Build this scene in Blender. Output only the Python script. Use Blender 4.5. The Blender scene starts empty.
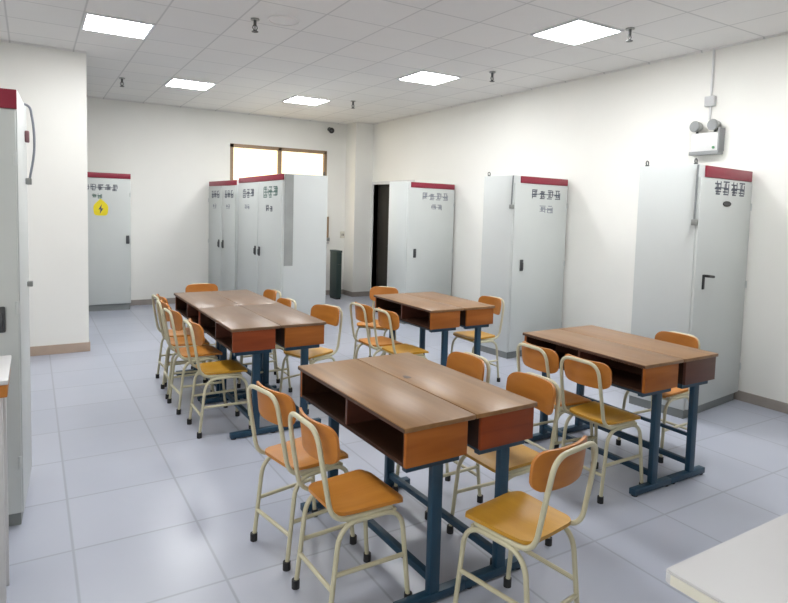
import bpy, bmesh, math, random
from mathutils import Vector, Matrix
random.seed(7)
PI = math.pi
col = bpy.context.scene.collection

# ------------------------------------------------------------------ materials
def lin(c):
    return tuple(((v/255)/12.92 if v/255 <= .04045 else ((v/255+.055)/1.055)**2.4) for v in c)

def new_mat(name):
    m = bpy.data.materials.new(name); m.use_nodes = True
    nt = m.node_tree; b = nt.nodes['Principled BSDF']
    return m, nt, b

def mat_plain(name, rgb, rough=.5, metal=0., noise=.06, scale=6., spec=.5):
    """colour with a faint procedural mottling"""
    m, nt, b = new_mat(name)
    tc = nt.nodes.new('ShaderNodeTexCoord'); n = nt.nodes.new('ShaderNodeTexNoise')
    n.inputs['Scale'].default_value = scale; n.inputs['Detail'].default_value = 4
    nt.links.new(tc.outputs['Object'], n.inputs['Vector'])
    r = nt.nodes.new('ShaderNodeValToRGB'); c = lin(rgb)
    r.color_ramp.elements[0].position = .3; r.color_ramp.elements[1].position = .7
    r.color_ramp.elements[0].color = tuple(v*(1-noise) for v in c)+(1,)
    r.color_ramp.elements[1].color = tuple(min(1, v*(1+noise)) for v in c)+(1,)
    nt.links.new(n.outputs['Fac'], r.inputs['Fac']); nt.links.new(r.outputs['Color'], b.inputs['Base Color'])
    b.inputs['Roughness'].default_value = rough; b.inputs['Metallic'].default_value = metal
    b.inputs['Specular IOR Level'].default_value = spec
    return m

def mat_wood(name, dark, light, rough=.4, axis='Y', scale=1.0, spec=.5):
    m, nt, b = new_mat(name)
    tc = nt.nodes.new('ShaderNodeTexCoord'); mp = nt.nodes.new('ShaderNodeMapping')
    s = {'X': (1.2, 14, 14), 'Y': (14, 1.2, 14), 'Z': (14, 14, 1.2)}[axis]
    mp.inputs['Scale'].default_value = tuple(v*scale for v in s)
    n = nt.nodes.new('ShaderNodeTexNoise'); n.inputs['Scale'].default_value = 1.6; n.inputs['Detail'].default_value = 6
    n.inputs['Distortion'].default_value = .6
    nt.links.new(tc.outputs['Object'], mp.inputs['Vector']); nt.links.new(mp.outputs['Vector'], n.inputs['Vector'])
    r = nt.nodes.new('ShaderNodeValToRGB')
    r.color_ramp.elements[0].position = .3; r.color_ramp.elements[1].position = .72
    r.color_ramp.elements[0].color = lin(dark)+(1,); r.color_ramp.elements[1].color = lin(light)+(1,)
    nt.links.new(n.outputs['Fac'], r.inputs['Fac']); nt.links.new(r.outputs['Color'], b.inputs['Base Color'])
    b.inputs['Roughness'].default_value = rough; b.inputs['Specular IOR Level'].default_value = spec
    return m

def mat_emit(name, rgb, strength):
    m, nt, b = new_mat(name)
    b.inputs['Base Color'].default_value = lin(rgb)+(1,)
    b.inputs['Emission Color'].default_value = lin(rgb)+(1,)
    b.inputs['Emission Strength'].default_value = strength
    return m

def mat_tiles(name, base, var, line, x0, y0, sx, sy, lw, rough, lo=.0, spec=.5, noise_scale=3):
    """square tiles on the world XY plane with thin joints"""
    m, nt, b = new_mat(name); N = nt.nodes; L = nt.links
    geo = N.new('ShaderNodeNewGeometry'); sep = N.new('ShaderNodeSeparateXYZ'); L.new(geo.outputs['Position'], sep.inputs[0])
    def mth(op, a, bb=None):
        q = N.new('ShaderNodeMath'); q.operation = op
        for i, v in enumerate((a, bb)):
            if v is None: continue
            if isinstance(v, (int, float)): q.inputs[i].default_value = v
            else: L.new(v, q.inputs[i])
        return q.outputs[0]
    edges = []; cells = []
    for ax, o, s in ((0, x0, sx), (1, y0, sy)):
        u = mth('DIVIDE', mth('SUBTRACT', sep.outputs[ax], o), s)
        f = mth('FRACT', u); cells.append(mth('FLOOR', u))
        d = mth('MULTIPLY', mth('MINIMUM', f, mth('SUBTRACT', 1., f)), s)
        edges.append(d)
    e = mth('MINIMUM', edges[0], edges[1])
    mr = N.new('ShaderNodeMapRange'); mr.inputs['From Min'].default_value = lw*.35; mr.inputs['From Max'].default_value = lw
    L.new(e, mr.inputs['Value'])
    cmb = N.new('ShaderNodeCombineXYZ'); L.new(cells[0], cmb.inputs[0]); L.new(cells[1], cmb.inputs[1])
    wn = N.new('ShaderNodeTexWhiteNoise'); wn.noise_dimensions = '3D'; L.new(cmb.outputs[0], wn.inputs['Vector'])
    ns = N.new('ShaderNodeTexNoise'); ns.inputs['Scale'].default_value = noise_scale; ns.inputs['Detail'].default_value = 5
    L.new(geo.outputs['Position'], ns.inputs['Vector'])
    mixv = mth('ADD', mth('MULTIPLY', wn.outputs['Value'], .5), mth('MULTIPLY', ns.outputs['Fac'], .5))
    cm = N.new('ShaderNodeMix'); cm.data_type = 'RGBA'; L.new(mixv, cm.inputs['Factor'])
    cm.inputs[6].default_value = lin(base)+(1,); cm.inputs[7].default_value = lin(var)+(1,)
    c2 = N.new('ShaderNodeMix'); c2.data_type = 'RGBA'; L.new(mr.outputs[0], c2.inputs['Factor'])
    c2.inputs[6].default_value = lin(line)+(1,); L.new(cm.outputs[2], c2.inputs[7])
    L.new(c2.outputs[2], b.inputs['Base Color'])
    b.inputs['Roughness'].default_value = rough; b.inputs['Specular IOR Level'].default_value = spec
    return m

TX, TY = .535, .537
M = dict(
    wall=mat_plain('wall_paint', (232, 231, 226), .75, noise=.02, scale=1.2),
    ceiling=mat_tiles('ceiling_tiles', (222, 221, 220), (230, 228, 225), (198, 197, 196), .3825, 3.3115, TX, TY, .010, .8, spec=.2),
    floor=mat_tiles('floor_tiles', (162, 167, 181), (177, 181, 194), (149, 153, 165), .14, 2.92, TX, TX, .008, .28, spec=.5),
    base=mat_plain('baseboard_tile', (150, 142, 136), .4, noise=.08),
    base_tan=mat_plain('baseboard_tan_tile', (176, 156, 140), .4, noise=.08),
    steel=mat_plain('grey_painted_steel', (200, 204, 203), .42, noise=.02, scale=2),
    door=mat_plain('grey_painted_door', (198, 202, 200), .42, noise=.02, scale=2),
    seam=mat_plain('shadow_grey_gasket', (96, 100, 102), .6),
    red=mat_plain('dark_red_strip', (140, 34, 56), .4, noise=.05),
    black=mat_plain('black_plastic', (30, 30, 32), .4),
    dark=mat_plain('dark_grey_plastic', (70, 72, 74), .5),
    ink=mat_plain('printed_slate_letters', (84, 88, 100), .6, noise=.02),
    ink_green=mat_plain('printed_green_letters', (84, 112, 104), .6, noise=.02),
    ink_pale=mat_plain('printed_pale_letters', (136, 140, 150), .6, noise=.02),
    yellow=mat_plain('warning_yellow', (232, 212, 30), .5, noise=.03),
    cream=mat_plain('cream_painted_tube', (196, 190, 162), .38, noise=.03, scale=9),
    teal=mat_plain('petrol_blue_painted_steel', (28, 62, 84), .4, noise=.08, scale=9),
    wood=mat_wood('orange_plywood', (182, 114, 36), (200, 134, 50), .4, 'X', .7),
    woody=mat_wood('yellow_plywood', (180, 130, 30), (196, 146, 42), .4, 'X', .7),
    woodr=mat_wood('reddish_plywood', (172, 104, 36), (190, 122, 48), .42, 'Y', .7),
    top=mat_wood('desktop_brown_laminate', (124, 88, 50), (150, 112, 70), .36, 'Y', .8),
    top2=mat_wood('desktop_tan_laminate', (122, 88, 56), (148, 112, 76), .36, 'Y', .8),
    top3=mat_wood('desktop_grey_brown_laminate', (106, 80, 58), (126, 98, 74), .36, 'Y', .8),
    end_o=mat_wood('orange_wood_end', (146, 80, 26), (172, 102, 42), .5, 'X', .8, .3),
    end_r=mat_wood('red_brown_wood_end', (124, 54, 22), (148, 70, 32), .5, 'X', .8, .3),
    end_d=mat_wood('dark_brown_wood_end', (84, 50, 40), (102, 62, 50), .42, 'X', .8),
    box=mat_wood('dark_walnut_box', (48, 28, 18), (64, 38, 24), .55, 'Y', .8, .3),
    edge=mat_plain('dark_edge_banding', (74, 50, 38), .45),
    rubber=mat_plain('black_rubber', (34, 34, 36), .6),
    white=mat_plain('white_laminate', (196, 195, 196), .35, noise=.01),
    cream_edge=mat_plain('cream_edge', (214, 210, 196), .5, noise=.02),
    lamp=mat_emit('lamp_diffuser', (251, 252, 252), 44.),
    lamp_frame=mat_plain('white_lamp_frame', (225, 227, 230), .5),
    daylight=mat_emit('added_daylight_glow', (250, 250, 246), 3.0),  # glow of the added left-wall window
    pane=mat_emit('sunlit_blind', (255, 236, 200), 1.25),
    frame_tan=mat_plain('tan_window_frame', (150, 126, 100), .5),
    green=mat_plain('dark_green_metal', (40, 56, 54), .5),
    unlit_dark=mat_wood('unlit_doorway_black', (30, 27, 22), (40, 36, 30), .6, 'Z', .5),  # darkness of the open doorway put into the colour
    metal=mat_plain('dull_metal', (150, 152, 150), .35, metal=.6),
    pipe=mat_plain('white_conduit', (214, 214, 214), .5, noise=.02),
    hose=mat_plain('grey_hose', (122, 126, 128), .5),
    grey=mat_plain('mid_grey_plastic', (140, 142, 143), .5),
    channel=mat_plain('grey_edge_channel', (150, 153, 151), .5),
    plinth=mat_plain('grey_plinth', (128, 132, 132), .5),
    dead=mat_plain('exit_green', (80, 140, 100), .5),
)

# ------------------------------------------------------------------ mesh helpers
def bx(bm, x0, x1, y0, y1, z0, z1, bev=0.):
    t = bmesh.new()
    bmesh.ops.create_cube(t, size=1)
    bmesh.ops.transform(t, matrix=Matrix.Translation(((x0+x1)/2, (y0+y1)/2, (z0+z1)/2)) @ Matrix.Diagonal((abs(x1-x0), abs(y1-y0), abs(z1-z0), 1)), verts=t.verts)
    if bev: bmesh.ops.bevel(t, geom=t.edges[:], offset=bev, segments=2, affect='EDGES', profile=.5)
    merge(bm, t); return bm

def merge(bm, t, mtx=None):
    if mtx: bmesh.ops.transform(t, matrix=mtx, verts=t.verts)
    me = bpy.data.meshes.new('t'); t.to_mesh(me); t.free(); bm.from_mesh(me); bpy.data.meshes.remove(me)

def cyl(bm, p, r, h, axis='Z', seg=20, r2=None):
    t = bmesh.new()
    bmesh.ops.create_cone(t, cap_ends=True, segments=seg, radius1=r, radius2=r if r2 is None else r2, depth=h)
    R = {'Z': Matrix(), 'X': Matrix.Rotation(PI/2, 4, 'Y'), 'Y': Matrix.Rotation(-PI/2, 4, 'X')}[axis]
    merge(bm, t, Matrix.Translation(p) @ R); return bm

def ball(bm, p, r, sx=1, sy=1, sz=1):
    t = bmesh.new(); bmesh.ops.create_uvsphere(t, u_segments=16, v_segments=10, radius=r)
    merge(bm, t, Matrix.Translation(p) @ Matrix.Diagonal((sx, sy, sz, 1))); return bm

def round_path(pts, rad, n=6):
    """polyline -> polyline with filleted corners; rad may be a number or a list for the inner points"""
    P = [Vector(p) for p in pts]; out = [P[0]]
    for i in range(1, len(P)-1):
        r = rad[i-1] if isinstance(rad, (list, tuple)) else rad
        a = (P[i-1]-P[i]); b = (P[i+1]-P[i]); la, lb = a.length, b.length
        d = min(r, la*.48, lb*.48); a.normalize(); b.normalize()
        s, e = P[i]+a*d, P[i]+b*d
        for k in range(n+1):
            t = k/n; out.append(s*(1-t)**2 + P[i]*2*t*(1-t) + e*t*t)
    out.append(P[-1]); return out

def tube(bm, pts, r, seg=10):
    P = [Vector(p) for p in pts]; rings = []; nrm = None
    for i, p in enumerate(P):
        t = (P[min(i+1, len(P)-1)] - P[max(i-1, 0)]).normalized()
        if nrm is None:
            nrm = t.orthogonal().normalized()
        else:
            nrm = (nrm - t*nrm.dot(t)).normalized()
        bn = t.cross(nrm)
        rings.append([bm.verts.new(p + (nrm*math.cos(2*PI*k/seg) + bn*math.sin(2*PI*k/seg))*r) for k in range(seg)])
    for a, b in zip(rings, rings[1:]):
        for k in range(seg): bm.faces.new((a[k], a[(k+1) % seg], b[(k+1) % seg], b[k]))
    bm.faces.new(rings[0][::-1]); bm.faces.new(rings[-1]); return bm

def slab_from_outline(bm, pts, z0, z1, bev=0.):
    """prism of an XY outline"""
    t = bmesh.new()
    f = t.faces.new([t.verts.new((x, y, z0)) for x, y in pts])
    g = bmesh.ops.extrude_face_region(t, geom=[f])
    bmesh.ops.translate(t, vec=(0, 0, z1-z0), verts=[v for v in g['geom'] if isinstance(v, bmesh.types.BMVert)])
    if bev: bmesh.ops.bevel(t, geom=[e for e in t.edges if abs(e.verts[0].co.z-e.verts[1].co.z) < 1e-6], offset=bev, segments=2, affect='EDGES')
    bmesh.ops.recalc_face_normals(t, faces=t.faces[:]); merge(bm, t)

def obj(name, bm, mat, parent=None, smooth=None, loc=None):
    if smooth is None: smooth = True
    bmesh.ops.recalc_face_normals(bm, faces=bm.faces[:])
    if smooth:
        for f in bm.faces: f.smooth = True
        for e in bm.edges:
            if len(e.link_faces) == 2 and e.calc_face_angle(0) > math.radians(38): e.smooth = False
    me = bpy.data.meshes.new(name); bm.to_mesh(me); bm.free(); me.materials.append(mat)
    o = bpy.data.objects.new(name, me); col.objects.link(o)
    if loc: o.location = loc
    if parent: o.parent = parent
    return o

def tag(o, label, cat, group=None):
    o['label'] = label; o['category'] = cat
    if group: o['group'] = group
    return o

def thing(name, label, cat, loc=(0, 0, 0), rz=0., group=None):
    o = bpy.data.objects.new(name, None); col.objects.link(o); o.empty_display_size = .1
    o.location = loc; o.rotation_euler = (0, 0, rz); return tag(o, label, cat, group)

def struct(name, bm, mat, parent=None, smooth=False):
    o = obj(name, bm, mat, parent, smooth)
    if parent is None: o['kind'] = 'structure'
    return o

def dup(root, loc, rz, label, group=None):
    r = root.copy(); col.objects.link(r); r.location = loc; r.rotation_euler = (0, 0, rz); r['label'] = label
    if group: r['group'] = group
    for ch in list(root.children):
        c = ch.copy(); col.objects.link(c); c.parent = r
        for g in list(ch.children):
            d = g.copy(); col.objects.link(d); d.parent = c
    return r
B = bmesh.new

# ------------------------------------------------------------------ room shell
XL, XR, YF, YB, H = -1.25, 5.189, -1.6, 9.75, 3.048
struct('floor', bx(B(), XL-.2, XR+.2, YF-.2, YB+.2, -.1, 0), M['floor'])
struct('ceiling', bx(B(), XL-.2, XR+.2, YF-.2, YB+.2, H, H+.1), M['ceiling'])
struct('wall_left', bx(B(), XL-.15, XL, YF, YB, 0, H), M['wall'])
struct('wall_front', bx(B(), XL-.15, XR+.15, YF-.15, YF, 0, H), M['wall'])
DY0, DY1, DH = 8.05, 9.325, 1.985                       # dark doorway in the right wall
w = B(); bx(w, XR, XR+.15, YF, DY0, 0, H); bx(w, XR, XR+.15, DY1, YB, 0, H); bx(w, XR, XR+.15, DY0, DY1, DH, H)
struct('wall_right', w, M['wall'])
WX0, WX1, WZ0, WZ1 = 2.76, 4.47, .95, 2.55            # window in the back wall
w = B(); bx(w, XL-.15, WX0, YB, YB+.15, 0, H); bx(w, WX1, XR+.15, YB, YB+.15, 0, H)
bx(w, WX0, WX1, YB, YB+.15, 0, WZ0); bx(w, WX0, WX1, YB, YB+.15, WZ1, H)
struct('wall_back', w, M['wall'])
# wall stub on the left that screens the far corner
struct('wall_partition', bx(B(), XL, .497, 6.9, 7.12, 0, H), M['wall'])
struct('wall_pillar', bx(B(), 4.84, XR, 9.38, YB, 0, H), M['wall'])
# baseboards
struct('baseboard_right', bx(B(), XR-.012, XR, YF, DY0-.06, 0, .085, .003), M['base'])
w = B(); bx(w, XL, 4.84, YB-.012, YB, 0, .085, .003); struct('baseboard_back', w, M['base'])
w = B(); bx(w, 4.828, XR, 9.368, 9.38, 0, .085, .003); bx(w, 4.828, 4.84, 9.38, YB-.012, 0, .085, .003); struct('baseboard_pillar', w, M['base'])
w = B(); bx(w, XL, .509, 6.888, 6.9, 0, .095, .003); bx(w, .497, .509, 6.9, 7.132, 0, .095, .003); struct('baseboard_partition', w, M['base_tan'])
# thin wall angle under the ceiling
w = B(); bx(w, XR-.02, XR, YF, 9.38, H-.014, H); bx(w, XL, 4.84, YB-.02, YB, H-.014, H); bx(w, XL, .497, 6.88, 6.9, H-.014, H)
struct('trim_1', w, M['ceiling'])

# unseen window added in the left wall to light the room from that side
w = B(); y0, y1, z0, z1 = -1.0, 2.2, .95, 2.45
for a in ((y0, y1, z0-.05, z0), (y0, y1, z1, z1+.05), (y0-.05, y0, z0-.05, z1+.05), (y1, y1+.05, z0-.05, z1+.05), (.575, .625, z0, z1)): bx(w, XL, XL+.03, *a)
w2 = struct('added_window_2', w, M['frame_tan'])
for a, b_ in ((y0, .575), (.625, y1)): obj('pane', bx(B(), XL+.004, XL+.01, a, b_, z0, z1), M['daylight'], w2)

# doorway; near-black slab colour stands for the unlit room beyond
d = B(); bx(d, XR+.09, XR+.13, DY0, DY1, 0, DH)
d1 = struct('dark_doorway_1', d, M['unlit_dark'])
f = B(); bx(f, XR-.01, XR+.13, DY0-.05, DY0+.0, 0, DH+.05); bx(f, XR-.01, XR+.13, DY1, DY1+.05, 0, DH+.05); bx(f, XR-.01, XR+.13, DY0, DY1, DH, DH+.05)
obj('door_frame', f, M['pipe'], d1)
h = B(); tube(h, round_path([(XR+.09, DY0+.1, 1.0), (XR+.05, DY0+.1, 1.0), (XR+.05, DY0+.2, 1.0)], .015), .009); obj('door_handle', h, M['metal'], d1)

# window with drawn cream blinds
w = B(); t = .055
bx(w, WX0, WX1, YB+.0, YB+.09, WZ1-t, WZ1); bx(w, WX0, WX1, YB, YB+.09, WZ0, WZ0+t)
bx(w, WX0, WX0+t, YB, YB+.09, WZ0, WZ1); bx(w, WX1-t, WX1, YB, YB+.09, WZ0, WZ1); bx(w, 3.575, 3.635, YB, YB+.09, WZ0, WZ1)
w1 = struct('window_1', w, M['frame_tan'])
for a, b_ in ((WX0+t, 3.575), (3.635, WX1-t)):
    obj('blind', bx(B(), a, b_, YB+.05, YB+.06, WZ0+t, WZ1-t), M['pane'], w1)
obj('window_sill', bx(B(), WX0-.04, WX1+.04, YB-.06, YB, WZ0-.03, WZ0, .006), M['white'], w1)

# ------------------------------------------------------------------ ceiling lamps
def lamp_at(k, j): return (.65+TX*k, 3.58+TY*j, H)
def make_lamp():
    r = thing('ceiling_light', '', 'ceiling light', lamp_at(6, 0))
    s = .262; f = B()
    for a in ((-s, s, -s, -s+.02), (-s, s, s-.02, s), (-s, -s+.02, -s+.02, s-.02), (s-.02, s, -s+.02, s-.02)): bx(f, *a, -.012, 0)
    obj('lamp_frame', f, M['lamp_frame'], r)
    obj('diffuser', bx(B(), -s+.02, s-.02, -s+.02, s-.02, -.009, -.001), M['lamp'], r)
    return r
LG = 'square ceiling panel lights'
l0 = make_lamp(); l0['label'] = 'square white ceiling light at right, the one nearest the emergency lamp'; l0['group'] = LG
for k, j, lab in ((6, 4, 'square white ceiling light in front of the second grey cabinet, right of centre'),
                  (5, 8.2, 'square white ceiling light farthest back, above the back window'),
                  (2, 8, 'square white ceiling light over the bare back wall, left of the window'),
                  (0, 4, 'largest square ceiling light at left, in front of the white wall stub'),
                  (0, 0, 'added ceiling light above the left foreground, out of view'),  # unseen panel added to light the foreground
                  (6, -3, 'added ceiling light out of view at right, in front of the nearest cabinet')):  # unseen panel added to brighten the nearest cabinet's front
    dup(l0, lamp_at(k, j), 0, lab)

# sprinklers and the round speaker
def make_sprinkler(loc, label):
    r = thing('ceiling_sprinkler', label, 'sprinkler', loc, 0, 'pendent ceiling sprinklers')
    b = B(); cyl(b, (0, 0, -.005), .035, .01); obj('escutcheon', b, M['metal'], r)
    b = B(); cyl(b, (0, 0, -.03), .012, .05); cyl(b, (0, 0, -.075), .004, .05)
    tube(b, [(-.012, 0, -.05), (-.02, 0, -.07), (-.004, 0, -.098)], .004, 6); tube(b, [(.012, 0, -.05), (.02, 0, -.07), (.004, 0, -.098)], .004, 6)
    obj('sprinkler_head', b, M['dark'], r)
    b = B(); cyl(b, (0, 0, -.1), .026, .005); obj('deflector', b, M['dark'], r)
    return r
for x, y, lab in ((1.56, 4.83, 'small dark ceiling sprinkler at top, beside the round ceiling speaker'),
                  (.96, 8.03, 'small dark ceiling sprinkler left of the back-left light, near the wall stub'),
                  (4.24, 5.08, 'small dark ceiling sprinkler between the two right-hand lights'),
                  (4.12, 3.26, 'small dark ceiling sprinkler beside the nearest right-hand light'),
                  (3.86, 7.59, 'small dark ceiling sprinkler right of the farthest back light')):
    make_sprinkler((x, y, H), lab)
s = thing('ceiling_speaker', 'faint round speaker grille in the ceiling near the top edge', 'speaker', (1.76, 4.72, H))
b = B(); n = 28
tube(b, [(.12*math.cos(2*PI*i/n), .12*math.sin(2*PI*i/n), -.004) for i in range(n+1)], .008, 6); obj('speaker_ring', b, M['ceiling'], s)
b = B(); cyl(b, (0, 0, -.003), .113, .004, seg=32); obj('speaker_grille', b, M['ceiling'], s)

# ------------------------------------------------------------------ lettering made of little strokes
def glyph(bm, x, z, w_, h_, y, seed):
    """one square blocky character drawn as raised strokes on the plane y"""
    rnd = random.Random(seed); t = w_*.13
    def st(x0, x1, z0, z1): bx(bm, x+x0*w_, x+x1*w_, y-.0012, y, z+z0*h_, z+z1*h_)
    for r_ in sorted(rnd.sample([.0, .18, .36, .54, .72, .89], 4)):
        a = rnd.uniform(0, .25); st(a, 1-rnd.uniform(0, .25), r_, r_+.1)
    for c in sorted(rnd.sample([.06, .28, .46, .64, .84], 3)):
        a = rnd.uniform(0, .4); st(c, c+.11, a, rnd.uniform(.7, 1))
def text(bm, x, z, n, w_, h_, y, gap=.22, seed=0):
    bx(bm, x+.1*w_, x+(n*(1+gap)-gap-.1)*w_, y-.0008, y, z+.46*h_, z+.54*h_)
    for i in range(n): glyph(bm, x+i*w_*(1+gap), z, w_, h_, y, seed*31+i)

# ------------------------------------------------------------------ control cabinets
def cabinet(label, loc, rz, W, D, Hc, doors=1, texts=(), handle='L', group=None, strip=(.07, .0), hose=None, caps=(), badge=False, seed=0, plinth=.07, handle_z=1.08, handle_x=None, sticker=None, strip_h=.075, gapband=False):
    """local frame: front-left bottom corner at the origin, front along +x, depth along +y, door facing -y"""
    r = thing('steel_cabinet', label, 'cabinet', loc, rz, group)
    obj('body', bx(B(), 0, W, .022, D, plinth, Hc, .004), M['steel'], r)
    obj('plinth', bx(B(), .012, W-.012, .03, D-.012, 0, plinth), M['plinth'], r)
    # red title strip along the top of the front
    obj('title_strip', bx(B(), strip[0], W-strip[1], .006, .022, Hc-strip_h, Hc-.004, .002), M['red'], r)
    n = doors; dw = W/n
    for i in range(n):
        x0, x1 = i*dw+.006, (i+1)*dw-.006
        dr = obj('door', bx(B(), x0, x1, 0, .021, plinth+.01, Hc-strip_h-.006, .003), M['door'], r)
        hb = B()
        hx = handle_x if handle_x is not None else .09
        if n == 2: hx = (x1-.075 if i == 0 else x0+.075)
        else: hx = x0+hx
        if handle == 'L':
            bx(hb, hx-.014, hx+.014, -.012, 0, handle_z-.085, handle_z+.03, .004)
            tube(hb, round_path([(hx, -.008, handle_z+.02), (hx, -.04, handle_z+.02), (hx+.085, -.042, handle_z+.012)], .012), .011, 8)
        else:
            bx(hb, hx-.022, hx+.022, -.014, 0, handle_z-.06, handle_z+.06, .006)
            bx(hb, hx-.012, hx+.012, -.026, -.012, handle_z-.045, handle_z+.03, .004)
        obj('handle', hb, M['dark'] if handle == 'flush' else M['black'], dr)
        for zz in (.3, 1., 1.65):
            hg = B(); cyl(hg, (x1-.004 if (n == 1 or i) else x0+.004, -.002, zz*Hc/1.95), .008, .06, seg=10)
            obj('hinge', hg, M['steel'], dr)
        for (tx, tz, k, cw, ch, mk, which) in texts:
            if which != i: continue
            tb = B(); text(tb, x0+tx, tz, k, cw, ch, 0, seed=seed+int(tz*100)+k); obj('lettering', tb, M[mk], dr)
        if badge:
            bb = B(); t = bmesh.new(); bmesh.ops.create_cone(t, cap_ends=True, segments=24, radius1=1, radius2=.95, depth=1)
            merge(bb, t, Matrix.Translation((x0+.46*dw+.03, -.002, Hc-.285)) @ Matrix.Rotation(PI/2, 4, 'X') @ Matrix.Diagonal((.07, .022, .005, 1)))
            obj('badge', bb, M['black'], dr)
        if sticker and i == 0:
            sb = B(); sx_, sz_ = sticker; pts = []
            for a, (px, pz) in enumerate(((0, .14), (-.1, .04), (-.085, -.1), (.085, -.1), (.1, .04))): pts.append((px, pz))
            t = bmesh.new()
            slab_from_outline(t, [(p.x, p.y) for p in round_path([(pts[0][0], pts[0][1], 0)]+[(q[0], q[1], 0) for q in pts[1:]]+[(pts[0][0]+.001, pts[0][1], 0)], .045, 4)][:-1], 0, .002)
            merge(sb, t, Matrix.Translation((sx_, 0, sz_)) @ Matrix.Rotation(PI/2, 4, 'X'))
            st = obj('warning_sticker', sb, M['yellow'], dr)
            k = B(); t = bmesh.new()
            slab_from_outline(t, [(.012, .07), (-.032, -.005), (-.006, -.005), (-.016, -.07), (.032, .012), (.006, .012)], 0, .0015)
            merge(k, t, Matrix.Translation((sx_, -.002, sz_-.01)) @ Matrix.Rotation(PI/2, 4, 'X')); obj('lightning_mark', k, M['ink'], st)
    if hose:
        hx, hy, z0 = hose                               # dark flexible conduit down the side, ends in a clip
        hb = B(); tube(hb, round_path([(hx, hy, Hc-.005), (hx-.006, hy, Hc-.1), (hx-.012, hy, z0)], .05), .008, 8)
        ho = obj('side_conduit', hb, M['hose'], r)
        cb = B(); bx(cb, hx-.034, hx+.022, hy-.016, hy+.016, z0-.025, z0+.02, .006); obj('conduit_clip', cb, M['metal'], ho)
    for cx_, cy_ in caps:
        cb = B(); cyl(cb, (cx_, cy_, Hc+.005), .016, .01, seg=12)
        tt = B(); tube(tt, [(cx_+.018*math.cos(a), cy_, Hc+.026+.018*math.sin(a)) for a in [2*PI*i/14 for i in range(15)]], .005, 6)
        me = bpy.data.meshes.new('t'); tt.to_mesh(me); tt.free(); cb.from_mesh(me); bpy.data.meshes.remove(me)
        obj('lifting_eye', cb, M['dark'], r)
    if gapband:
        obj('edge_channel', bx(B(), W, W+.006, .03, .14, .85, Hc-.01), M['channel'], r)
    return r

TXT = lambda W: ((W*.28, 1.70, 4, .085, .1, 'ink', 0),)
cabinet('tall grey steel cabinet at right, under the emergency lamp, red strip on top', (4.278, 2.682, 0), .112, .895, .496, 1.953, texts=((.22, 1.735, 2, .11, .11, 'ink', 0), (.50, 1.735, 2, .11, .11, 'ink', 0)),
        handle='L', handle_x=.12, handle_z=1.09, hose=(-.012, .02, 1.52), caps=((.03, .45), (.03, .06)), badge=True, seed=1, strip=(.1, .0), strip_h=.09, group='tall grey cabinets along the right wall')
cabinet('tall grey steel cabinet in the middle of the right wall, behind the right desks', (4.311, 4.73, 0), .077, .85, .464, 1.945, texts=((.25, 1.71, 4, .1, .1, 'ink', 0), (.38, 1.56, 2, .1, .08, 'ink_pale', 0)),
        handle='flush', handle_z=1.0, handle_x=.13, hose=(-.012, .02, 1.62), caps=((.03, .42),), seed=2, strip=(.1, .0), group='tall grey cabinets along the right wall')
cabinet('tall grey steel cabinet farthest back on the right wall, beside the dark doorway', (4.323, 6.82, 0), .10, .84, .43, 1.935, texts=((.24, 1.70, 4, .1, .1, 'ink_pale', 0), (.4, 1.56, 2, .09, .08, 'ink_pale', 0)),
        handle='flush', handle_z=.97, handle_x=.13, hose=None, seed=3, strip=(.06, .0), group='tall grey cabinets along the right wall')
# pair of two-door cabinets by the back window, doors facing the left
cabinet('near two-door grey cabinet of the pair below the back window', (2.523, 8.5, 0), -PI/2+.006, 1.735, .585, 1.945, doors=2,
        texts=((.22, 1.66, 3, .14, .12, 'ink', 0), (.3, 1.5, 2, .1, .07, 'ink_pale', 0), (.2, 1.66, 3, .15, .14, 'ink_green', 1), (.3, 1.49, 2, .11, .08, 'ink', 1)),
        handle='flush', handle_z=.97, gapband=True, seed=5, strip=(.0, .0), caps=((1.7, .55),), group='pair of two-door cabinets below the window')
cabinet('far two-door grey cabinet of the pair, against the back wall below the window', (2.40, 9.66, 0), -PI/2+.1, 1.09, .6, 1.92, doors=2,
        texts=((.12, 1.66, 3, .1, .11, 'ink', 0), (.18, 1.5, 2, .07, .07, 'ink_pale', 0), (.12, 1.66, 3, .1, .11, 'ink', 1), (.18, 1.5, 2, .07, .07, 'ink_pale', 1)),
        handle='flush', handle_z=.97, seed=6, strip=(.0, .0), group='pair of two-door cabinets below the window')
cabinet('grey cabinet with a yellow warning sticker, half hidden behind the white wall stub', (.42, 9.38, 0), 0, .81, .35, 1.965, texts=((.1, 1.71, 6, .075, .09, 'ink', 0), (.3, 1.6, 2, .06, .07, 'ink_green', 0)),
        handle='flush', handle_z=1.02, handle_x=.76, seed=7, strip=(.0, .0), sticker=(.42, 1.46), plinth=.09)
lc = cabinet('grey cabinet cut off by the left edge, red strip and looping cable at its top', (-.669, 3.286, 0), -.058, .62, .6, 2.05, handle='flush', handle_z=1.0, handle_x=.535, seed=8, strip=(0., 0.), strip_h=.09, plinth=.06)
b = B(); tube(b, round_path([(.60, .46, 2.05), (.645, .47, 2.04), (.662, .48, 1.92), (.662, .48, 1.80), (.645, .48, 1.70), (.635, .48, 1.64)], .09), .006, 8); cb = obj('loop_cable', b, M['ink_pale'], lc)
b = B(); bx(b, .62, .640, .45, .49, 1.85, 1.91, .005); obj('cable_plug', b, mat_plain('dull_red_plug', (130, 92, 96), .5), cb)
b = B(); bx(b, .62, .648, .46, .49, 1.63, 1.665, .004); obj('cable_clip', b, M['metal'], lc)
b = B(); bx(b, .62, .646, .46, .49, 1.09, 1.12, .004); obj('cable_clip', b, M['metal'], lc)

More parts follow.
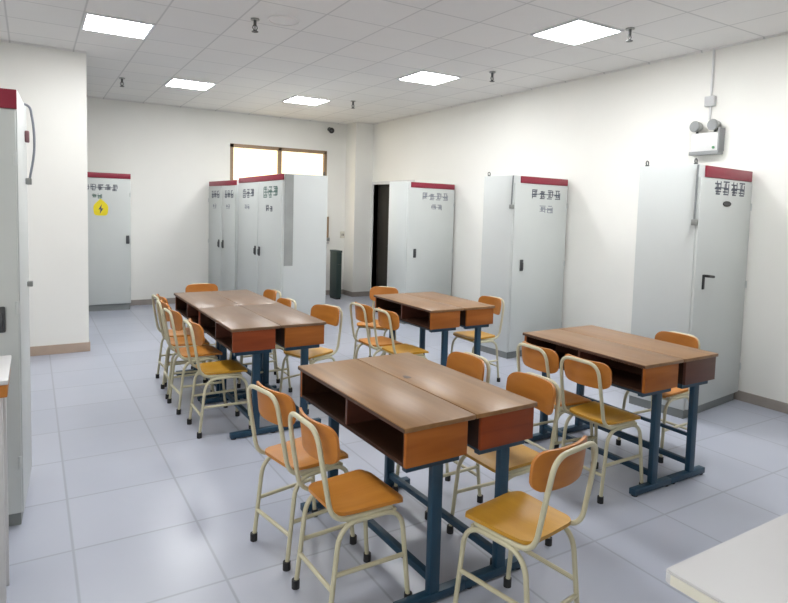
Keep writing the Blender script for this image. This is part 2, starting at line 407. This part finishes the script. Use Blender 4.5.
# ------------------------------------------------------------------ student desks (two single benches back to back make a table)
DL, DD, DZ = .97, .332, .75
def desk(label, loc, rz, L=DL, top='top', end='end_o', upper_bar=False, group='twin-compartment school desks', lx=.155):
    """open side on local x=0; long axis +y; origin at the open near corner on the floor"""
    r = thing('school_desk', label, 'desk', loc, rz, group); D = DD
    t = obj('desktop', bx(B(), -.004, D-.001, -.006, L+.006, DZ-.02, DZ, .004), M[top], r)
    obj('edge_band', bx(B(), -.0055, -.0035, -.002, L+.002, DZ-.018, DZ-.004), M['edge'], t)
    zb = .592
    obj('end_panel', bx(B(), .008, D-.034, .002, .02, zb, DZ-.02, .002), M[end], r)
    obj('end_panel', bx(B(), .008, D-.034, L-.02, L-.002, zb, DZ-.02, .002), M[end], r)
    for ya, yb_ in ((.0205, .026), (L-.026, L-.0205)): obj('dark_sheet', bx(B(), .0085, D-.051, ya, yb_, zb+.012, DZ-.0205), M['box'], r)  # added dark sheets make the open shelf read dark inside
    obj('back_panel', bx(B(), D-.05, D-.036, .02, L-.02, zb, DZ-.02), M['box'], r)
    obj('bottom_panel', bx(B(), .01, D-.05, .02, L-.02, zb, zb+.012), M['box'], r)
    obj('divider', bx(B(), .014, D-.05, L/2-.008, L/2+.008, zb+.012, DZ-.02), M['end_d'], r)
    # steel frame
    rail = B()
    for y in (.03, L-.06): obj('rail', bx(B(), .03, D-.05, y, y+.03, zb-.03, zb-.001), M['teal'], r)
    for x in (.035, D-.075): obj('rail', bx(B(), x, x+.02, .06, L-.06, zb-.022, zb-.001), M['teal'], r)
    for y in (.045, L-.045):
        obj('leg', bx(B(), lx, lx+.05, y-.016, y+.016, .03, zb-.03, .004), M['teal'], r)
        ft = obj('foot', bx(B(), .008, D, y-.02, y+.02, .008, .042, .002), M['teal'], r)
        for gx in (.03, D-.03):
            g = B(); cyl(g, (gx, y, .005), .018, .01, seg=12); obj('foot_pad', g, M['rubber'], ft)
    obj('crossbar', bx(B(), lx+.01, lx+.04, .061, L-.061, .075, .105, .003), M['teal'], r)
    if upper_bar: obj('crossbar', bx(B(), lx+.015, lx+.035, .061, L-.061, .245, .265, .003), M['teal'], r)
    return r
def stain(parent, x, y):
    b = B(); pts = [(x+.016*math.cos(a)*(1+.3*math.sin(3*a)), y+.030*math.sin(a)*(1+.2*math.cos(2*a))) for a in [2*PI*i/20 for i in range(20)]]
    slab_from_outline(b, pts, DZ, DZ+.0008); obj('ink_stain', b, M['edge'], parent)
def desk_pair(x, y, rz, L, tops, ends, labs, ub=False, group='twin-compartment school desks'):
    c, s = math.cos(rz), math.sin(rz)
    desk(labs[0], (x, y, 0), rz, L, tops[0], ends[0], ub, group)
    lx, ly = 2*DD+.002, L
    second = desk(labs[1], (x+c*lx-s*ly, y+s*lx+c*ly, 0), rz+PI, L, tops[1], ends[1], ub, group, .112)
    return second
front = desk_pair(1.167, 1.815, .017, .985, ('top', 'top'), ('end_o', 'end_r'),
          ('foreground brown desk, left half of the front pair, open shelf facing two chairs',
           'brown desk in the foreground, right half of the front pair with a red-brown end'))
stain(front, .288, .415)
desk_pair(2.825, 2.02, -.005, .945, ('top2', 'top2'), ('end_o', 'end_d'),
          ('brown desk at right, left half of the pair before the right cabinet, orange end',
           'brown desk at right, right half of that pair with the dark brown end'), True)
desk_pair(2.745, 3.94, 0, .935, ('top2', 'top2'), ('end_o', 'end_o'),
          ('tan desk at the far centre, left half, dark open shelf facing the doorway chairs',
           'tan desk at the far centre, right half, next to the middle cabinet'))
desk_pair(1.103, 3.828, .004, .89, ('top3', 'top3'), ('end_r', 'end_o'),
          ('grey-brown desk at left, near end of the long row, red-brown end panel',
           'grey-brown desk at left, near end of the long row, orange end panel'))
desk_pair(1.100, 4.732, .004, .885, ('top3', 'top3'), ('end_r', 'end_o'),
          ('grey-brown desk at the far end of the long left row, on its aisle side',
           'grey-brown desk at the far end of the long left row, on its cabinet side'))

# ------------------------------------------------------------------ school chairs
def back_panel_mesh(w_=.158, z0=.615, z1=.762, x0=-.207, curve=.042, th=.011, lean=.10):
    """plywood backrest bent forward at its ends, rounded corners"""
    b = B(); nu, nv = 18, 8; R = .05; zc = (z0+z1)/2; hz = (z1-z0)/2
    def outline(u, v):           # u,v in -1..1 -> rounded rectangle
        y, z = u*w_, v*hz
        ay, az = abs(y)-(w_-R), abs(z)-(hz-R)
        if ay > 0 and az > 0:
            d = math.hypot(ay, az); k = max(ay, az)/d
            y = math.copysign((w_-R)+ay*k, y); z = math.copysign((hz-R)+az*k, z)
        return y, z
    fr = {}
    for i in range(nu+1):
        for j in range(nv+1):
            y, z = outline(-1+2*i/nu, -1+2*j/nv)
            x = x0 + curve*(y/w_)**2 - lean*(z)
            fr[i, j, 0] = b.verts.new((x, y, zc+z)); fr[i, j, 1] = b.verts.new((x+th, y*(1-th*.3), zc+z))
    for i in range(nu):
        for j in range(nv):
            b.faces.new((fr[i, j, 0], fr[i+1, j, 0], fr[i+1, j+1, 0], fr[i, j+1, 0]))
            b.faces.new((fr[i, j, 1], fr[i, j+1, 1], fr[i+1, j+1, 1], fr[i+1, j, 1]))
    for i in range(nu):
        b.faces.new((fr[i, 0, 0], fr[i, 0, 1], fr[i+1, 0, 1], fr[i+1, 0, 0])); b.faces.new((fr[i, nv, 0], fr[i+1, nv, 0], fr[i+1, nv, 1], fr[i, nv, 1]))
    for j in range(nv):
        b.faces.new((fr[0, j, 0], fr[0, j+1, 0], fr[0, j+1, 1], fr[0, j, 1])); b.faces.new((fr[nu, j, 0], fr[nu, j, 1], fr[nu, j+1, 1], fr[nu, j+1, 0]))
    return b

def seat_mesh():
    b = B(); nu, nv = 16, 14; w_, x0, x1 = .160, -.150, .150; th = .014; R = .045; v_ = {}
    hx = (x1-x0)/2; xc = (x0+x1)/2
    for i in range(nu+1):
        for j in range(nv+1):
            u, v = -1+2*i/nu, -1+2*j/nv; x, y = u*hx, v*w_
            ax, ay = abs(x)-(hx-R), abs(y)-(w_-R)
            if ax > 0 and ay > 0:
                d = math.hypot(ax, ay); k = max(ax, ay)/d; x = math.copysign((hx-R)+ax*k, x); y = math.copysign((w_-R)+ay*k, y)
            z = .425 - .012*math.exp(-((u+.25)**2*3+v*v*2)) + .006 - max(0, u-.6)**2*.06
            y *= .93+.07*u; v_[i, j, 0] = b.verts.new((xc+x, y, z)); v_[i, j, 1] = b.verts.new((xc+x, y, z-th))
    for i in range(nu):
        for j in range(nv):
            b.faces.new((v_[i, j, 0], v_[i+1, j, 0], v_[i+1, j+1, 0], v_[i, j+1, 0])); b.faces.new((v_[i, j, 1], v_[i, j+1, 1], v_[i+1, j+1, 1], v_[i+1, j, 1]))
    for i in range(nu):
        b.faces.new((v_[i, 0, 0], v_[i, 0, 1], v_[i+1, 0, 1], v_[i+1, 0, 0])); b.faces.new((v_[i, nv, 0], v_[i+1, nv, 0], v_[i+1, nv, 1], v_[i, nv, 1]))
    for j in range(nv):
        b.faces.new((v_[0, j, 0], v_[0, j+1, 0], v_[0, j+1, 1], v_[0, j, 1])); b.faces.new((v_[nu, j, 0], v_[nu, j, 1], v_[nu, j+1, 1], v_[nu, j+1, 0]))
    return b

def make_chair(seat_mat, back_mat):
    """faces local +x"""
    r = thing('school_chair', '', 'chair')
    obj('seat', seat_mesh(), M[seat_mat], r)
    obj('backrest', back_panel_mesh(), M[back_mat], r)
    R = .0098
    b = B()
    tube(b, round_path([(.09, -.138, .402), (-.170, -.138, .402), (-.210, -.134, .62), (-.231, -.124, .756), (-.231, .124, .756), (-.210, .134, .62), (-.170, .138, .402), (.09, .138, .402)],
                       [.075, .05, .07, .07, .05, .075], 7), R, 10)
    obj('back_frame', b, M['cream'], r)
    for s in (-1, 1):
        b = B(); tube(b, round_path([(-.180, s*.146, .012), (-.138, s*.142, .388), (.130, s*.148, .388), (.165, s*.160, .012)], [.085, .085], 8), R, 10)
        lg = obj('leg_loop', b, M['cream'], r)
        for fx, fy in ((-.181, .146), (.166, .160)):
            f = B(); cyl(f, (fx, s*fy, .018), .0165, .036, seg=12); obj('foot_cap', f, M['rubber'], lg)
        b = B(); tube(b, [(-.160, s*.144, .20), (.149, s*.154, .20)], .009, 8); obj('stretcher', b, M['cream'], r)
    b = B(); tube(b, [(-.167, -.144, .145), (-.167, .144, .145)], .009, 8); obj('stretcher', b, M['cream'], r)
    b = B(); tube(b, [(-.10, -.142, .39), (-.10, .142, .39)], .008, 8); obj('seat_bearer', b, M['cream'], r)
    b = B(); tube(b, [(.10, -.147, .39), (.10, .147, .39)], .008, 8); obj('seat_bearer', b, M['cream'], r)
    return r
ORG, YEL = make_chair('wood', 'woodr'), make_chair('woody', 'woodr')
used = {}
CG = 'school chairs around the desks'
def chair(kind, x, y, deg, label):
    if kind not in used:
        used[kind] = 1; kind.location = (x, y, 0); kind.rotation_euler = (0, 0, math.radians(deg)); kind['label'] = label; kind['group'] = CG; return kind
    return dup(kind, (x, y, 0), math.radians(deg), label, CG)
chair(ORG, 1.09, 2.06, 2, 'orange-seated chair in the foreground, left side of the front desk, nearest the camera')
chair(ORG, 1.07, 2.51, 10, 'chair behind the nearest left chair, bright reflection on its seat')
chair(YEL, 1.545, 1.60, 99, 'yellow-seated chair at the near end of the front desk, back to the camera')
chair(YEL, 1.88, 2.08, 180, 'chair on the right of the front desk, nearer one, curved back above the desk corner')
chair(ORG, 1.86, 2.56, 180, 'chair on the right of the front desk, farther one, only its back top showing')
chair(YEL, 2.79, 2.25, 2, 'chair left of the right desks, nearer one, cream tube back before the open shelf')
chair(ORG, 2.78, 2.59, -3, 'chair left of the right desks, farther one, just behind the cream tube back')
chair(ORG, 3.56, 2.44, 180, 'chair on the far right side of the right desks, before the right cabinet')
chair(YEL, 2.58, 4.06, 0, 'chair left of the far centre desks, nearer one with yellow-green back')
chair(ORG, 2.545, 4.40, 0, 'chair left of the far centre desks, farther one nearer the pillar')
chair(ORG, 2.92, 5.13, 215, 'chair at the far end of the far centre desks, before the doorway')
chair(YEL, 3.48, 4.28, 180, 'chair on the right of the far centre desks, before the middle cabinet')
chair(YEL, 1.12, 4.14, 0, 'nearest chair on the aisle side of the long left desks, orange seat exposed')
chair(ORG, 1.09, 4.68, 2, 'second chair along the aisle side of the long left desks')
chair(ORG, 1.10, 5.07, -3, 'third chair along the aisle side of the long left desks')
chair(ORG, 1.13, 5.43, 2, 'farthest chair along the aisle side of the long left desks')
chair(YEL, 1.86, 4.32, 200, 'nearest chair on the cabinet side of the long left desks, orange curved back')
chair(ORG, 1.665, 4.82, 180, 'second chair on the cabinet side of the long left desks, back just showing')
chair(ORG, 1.74, 5.38, 180, 'farthest chair on the cabinet side of the long left desks')
chair(ORG, 1.44, 5.88, 270, 'chair at the far end of the long left desks, back toward the back wall')

# ------------------------------------------------------------------ white table at the right, white stand at the left
t = thing('white_table', 'white table cutting into the lower right corner', 'table', (1.225, .80, 0))
tb = B(); pts = [(p.x, p.y) for p in round_path([(1.0, -.72, 0), (.0, -.72, 0), (0, 0, 0), (1.5, 0, 0), (1.5, -.72, 0), (.999, -.72, 0)], .018, 4)][:-1]
slab_from_outline(tb, pts, .718, .75, .004); obj('tabletop', tb, M['white'], t)
obj('edge_trim', bx(B(), -.002, .0, -.70, -.02, .722, .745), M['cream_edge'], t)
f = B(); bx(f, .06, 1.44, -.09, -.06, .67, .718); bx(f, .06, 1.44, -.66, -.63, .67, .718); bx(f, .06, .09, -.63, -.09, .67, .718); bx(f, 1.41, 1.44, -.63, -.09, .67, .718); obj('apron', f, M['dark'], t)
for lx in (.06, 1.41):
    for ly in (-.09, -.66):
        lg = obj('leg', bx(B(), lx, lx+.03, ly, ly+.03, .01, .67, .003), M['black'], t)
        obj('glide', bx(B(), lx-.004, lx+.034, ly-.004, ly+.034, 0, .012), M['rubber'], lg)
t = thing('side_stand', 'white-topped stand with a wooden edge at the far left, before the cut-off cabinet', 'stand', (-.075, 2.82, 0))
obj('stand_top', bx(B(), -.5, 0, -.4, 0, .912, .928, .004), M['white'], t)
obj('wooden_apron', bx(B(), -.49, -.004, -.39, -.004, .865, .912, .003), M['woodr'], t)
for lx in (-.47, -.055):
    for ly in (-.37, -.06): obj('leg', bx(B(), lx, lx+.035, ly, ly+.035, 0, .865, .003), M['white'], t)

# ------------------------------------------------------------------ things on the walls and by the pillar
e = thing('emergency_light', 'twin-head emergency light high on the right wall above the nearest cabinet', 'emergency light', (XR, 3.20, 2.14))
obj('housing', bx(B(), -.075, 0, -.125, .125, 0, .165, .008), M['pipe'], e)
obj('shade_strip_bottom', bx(B(), -.085, 0, -.135, .135, -.028, .004, .004), M['grey'], e)  # grey strip paints the shading along the housing's bottom
obj('shade_strip_side', bx(B(), -.085, 0, -.142, -.126, 0, .2, .003), M['grey'], e)  # shading on the housing's right side, built as a grey strip
b = B(); cyl(b, (-.08, -.09, .03), .012, .008, 'X', 12); obj('status_light', b, M['dead'], e)
for y in (-.08, .085):
    b = B(); cyl(b, (-.06, y, .225), .05, .07, 'X', 20, .038); hd = obj('lamp_head', b, M['metal'], e)
    b = B(); cyl(b, (-.098, y, .225), .043, .008, 'X', 20); obj('lens', b, M['grey'], hd)
    b = B(); cyl(b, (-.05, y, .175), .012, .04); obj('swivel', b, M['dark'], hd)
c = thing('conduit_pipe', 'thin pale conduit running from ceiling down to the emergency light', 'conduit', (XR, 3.20, 2.42))
b = B(); cyl(b, (-.012, 0, .315), .010, .624, seg=10); obj('pipe', b, M['pipe'], c)
b = B(); bx(b, -.04, 0, -.045, .045, .12, .21, .006); obj('junction_box', b, mat_plain('grey_box', (186, 187, 188), .5), c)

s = thing('security_camera', 'small dark security camera high on the back wall beside the pillar', 'camera', (4.50, YB, 2.93))
b = B(); cyl(b, (0, -.012, 0), .035, .024, 'Y'); obj('mount', b, M['dark'], s)
b = B(); tube(b, round_path([(0, -.02, 0), (0, -.07, 0), (0, -.08, -.03)], .02), .012, 8); obj('arm', b, M['dark'], s)
b = B(); ball(b, (0, -.10, -.03), .05); hd = obj('camera_head', b, M['black'], s)
b = B(); cyl(b, (-.02, -.15, -.04), .018, .02, 'Y', 14); obj('lens', b, M['dark'], hd)

k = thing('wall_socket', 'small wall socket beside the pillar, above the dark green box', 'socket', (4.80, YB, 1.08))
obj('face_plate', bx(B(), -.045, .04, -.015, 0, -.06, .06, .004), M['cream_edge'], k)
b = B(); bx(b, -.02, -.008, -.017, -.014, -.02, .02); bx(b, .006, .018, -.017, -.014, -.02, .02); obj('slots', b, M['dark'], k)

g = thing('floor_box', 'narrow dark green box on the floor between the two-door cabinets and pillar', 'box', (4.475, 9.32, 0))
obj('body', bx(B(), -.05, .05, -.13, .13, .03, .80, .006), M['green'], g)
obj('lid', bx(B(), -.055, .055, -.135, .135, .80, .835, .006), M['green'], g)
obj('base', bx(B(), -.042, .042, -.12, .12, 0, .03), M['black'], g)
b = B(); tube(b, round_path([(-.02, -.131, .6), (-.02, -.15, .6), (.03, -.15, .6), (.03, -.131, .6)], .008), .005, 6); obj('latch', b, M['dark'], g)

k = thing('wall_conduit', 'short beige conduit on the back wall right of the two-door cabinets', 'conduit', (4.50, YB, 1.0))
b = B(); cyl(b, (0, -.02, .20), .018, .40, seg=10); obj('pipe', b, M['frame_tan'], k)
b = B(); bx(b, -.03, .03, -.045, 0, -.03, .03, .004); obj('outlet_box', b, M['metal'], k)

# ------------------------------------------------------------------ world, camera, view
wd = bpy.data.worlds.new('World'); bpy.context.scene.world = wd; wd.use_nodes = True
wd.node_tree.nodes['Background'].inputs[0].default_value = (.8, .88, 1, 1); wd.node_tree.nodes['Background'].inputs[1].default_value = .3

F, YAW, PITCH, ROLL, CH, CY = 600.838, .544, .071, .027, 1.549, 252.742
EXACT = True
cam = bpy.data.cameras.new('camera'); co = bpy.data.objects.new('camera', cam); col.objects.link(co)
fw = Vector((math.sin(YAW)*math.cos(PITCH), math.cos(YAW)*math.cos(PITCH), -math.sin(PITCH)))
rt = Vector((math.cos(YAW), -math.sin(YAW), 0)); up = rt.cross(fw)
r2 = rt*math.cos(ROLL)+up*math.sin(ROLL); u2 = -rt*math.sin(ROLL)+up*math.cos(ROLL)
m = Matrix((r2, u2, -fw)).transposed().to_4x4(); m.translation = (0, 0, CH); co.matrix_world = m
cam.sensor_width = 36; cam.sensor_fit = 'HORIZONTAL'; cam.lens = F/788*36; cam.shift_y = -(301.5-CY)/788; cam.clip_start = .05
sc = bpy.context.scene; sc.camera = co
sc.view_settings.view_transform = 'Standard'; sc.view_settings.look = 'None'; sc.view_settings.gamma = 1; sc.view_settings.use_curve_mapping = False
sc.view_settings.exposure = 0.09
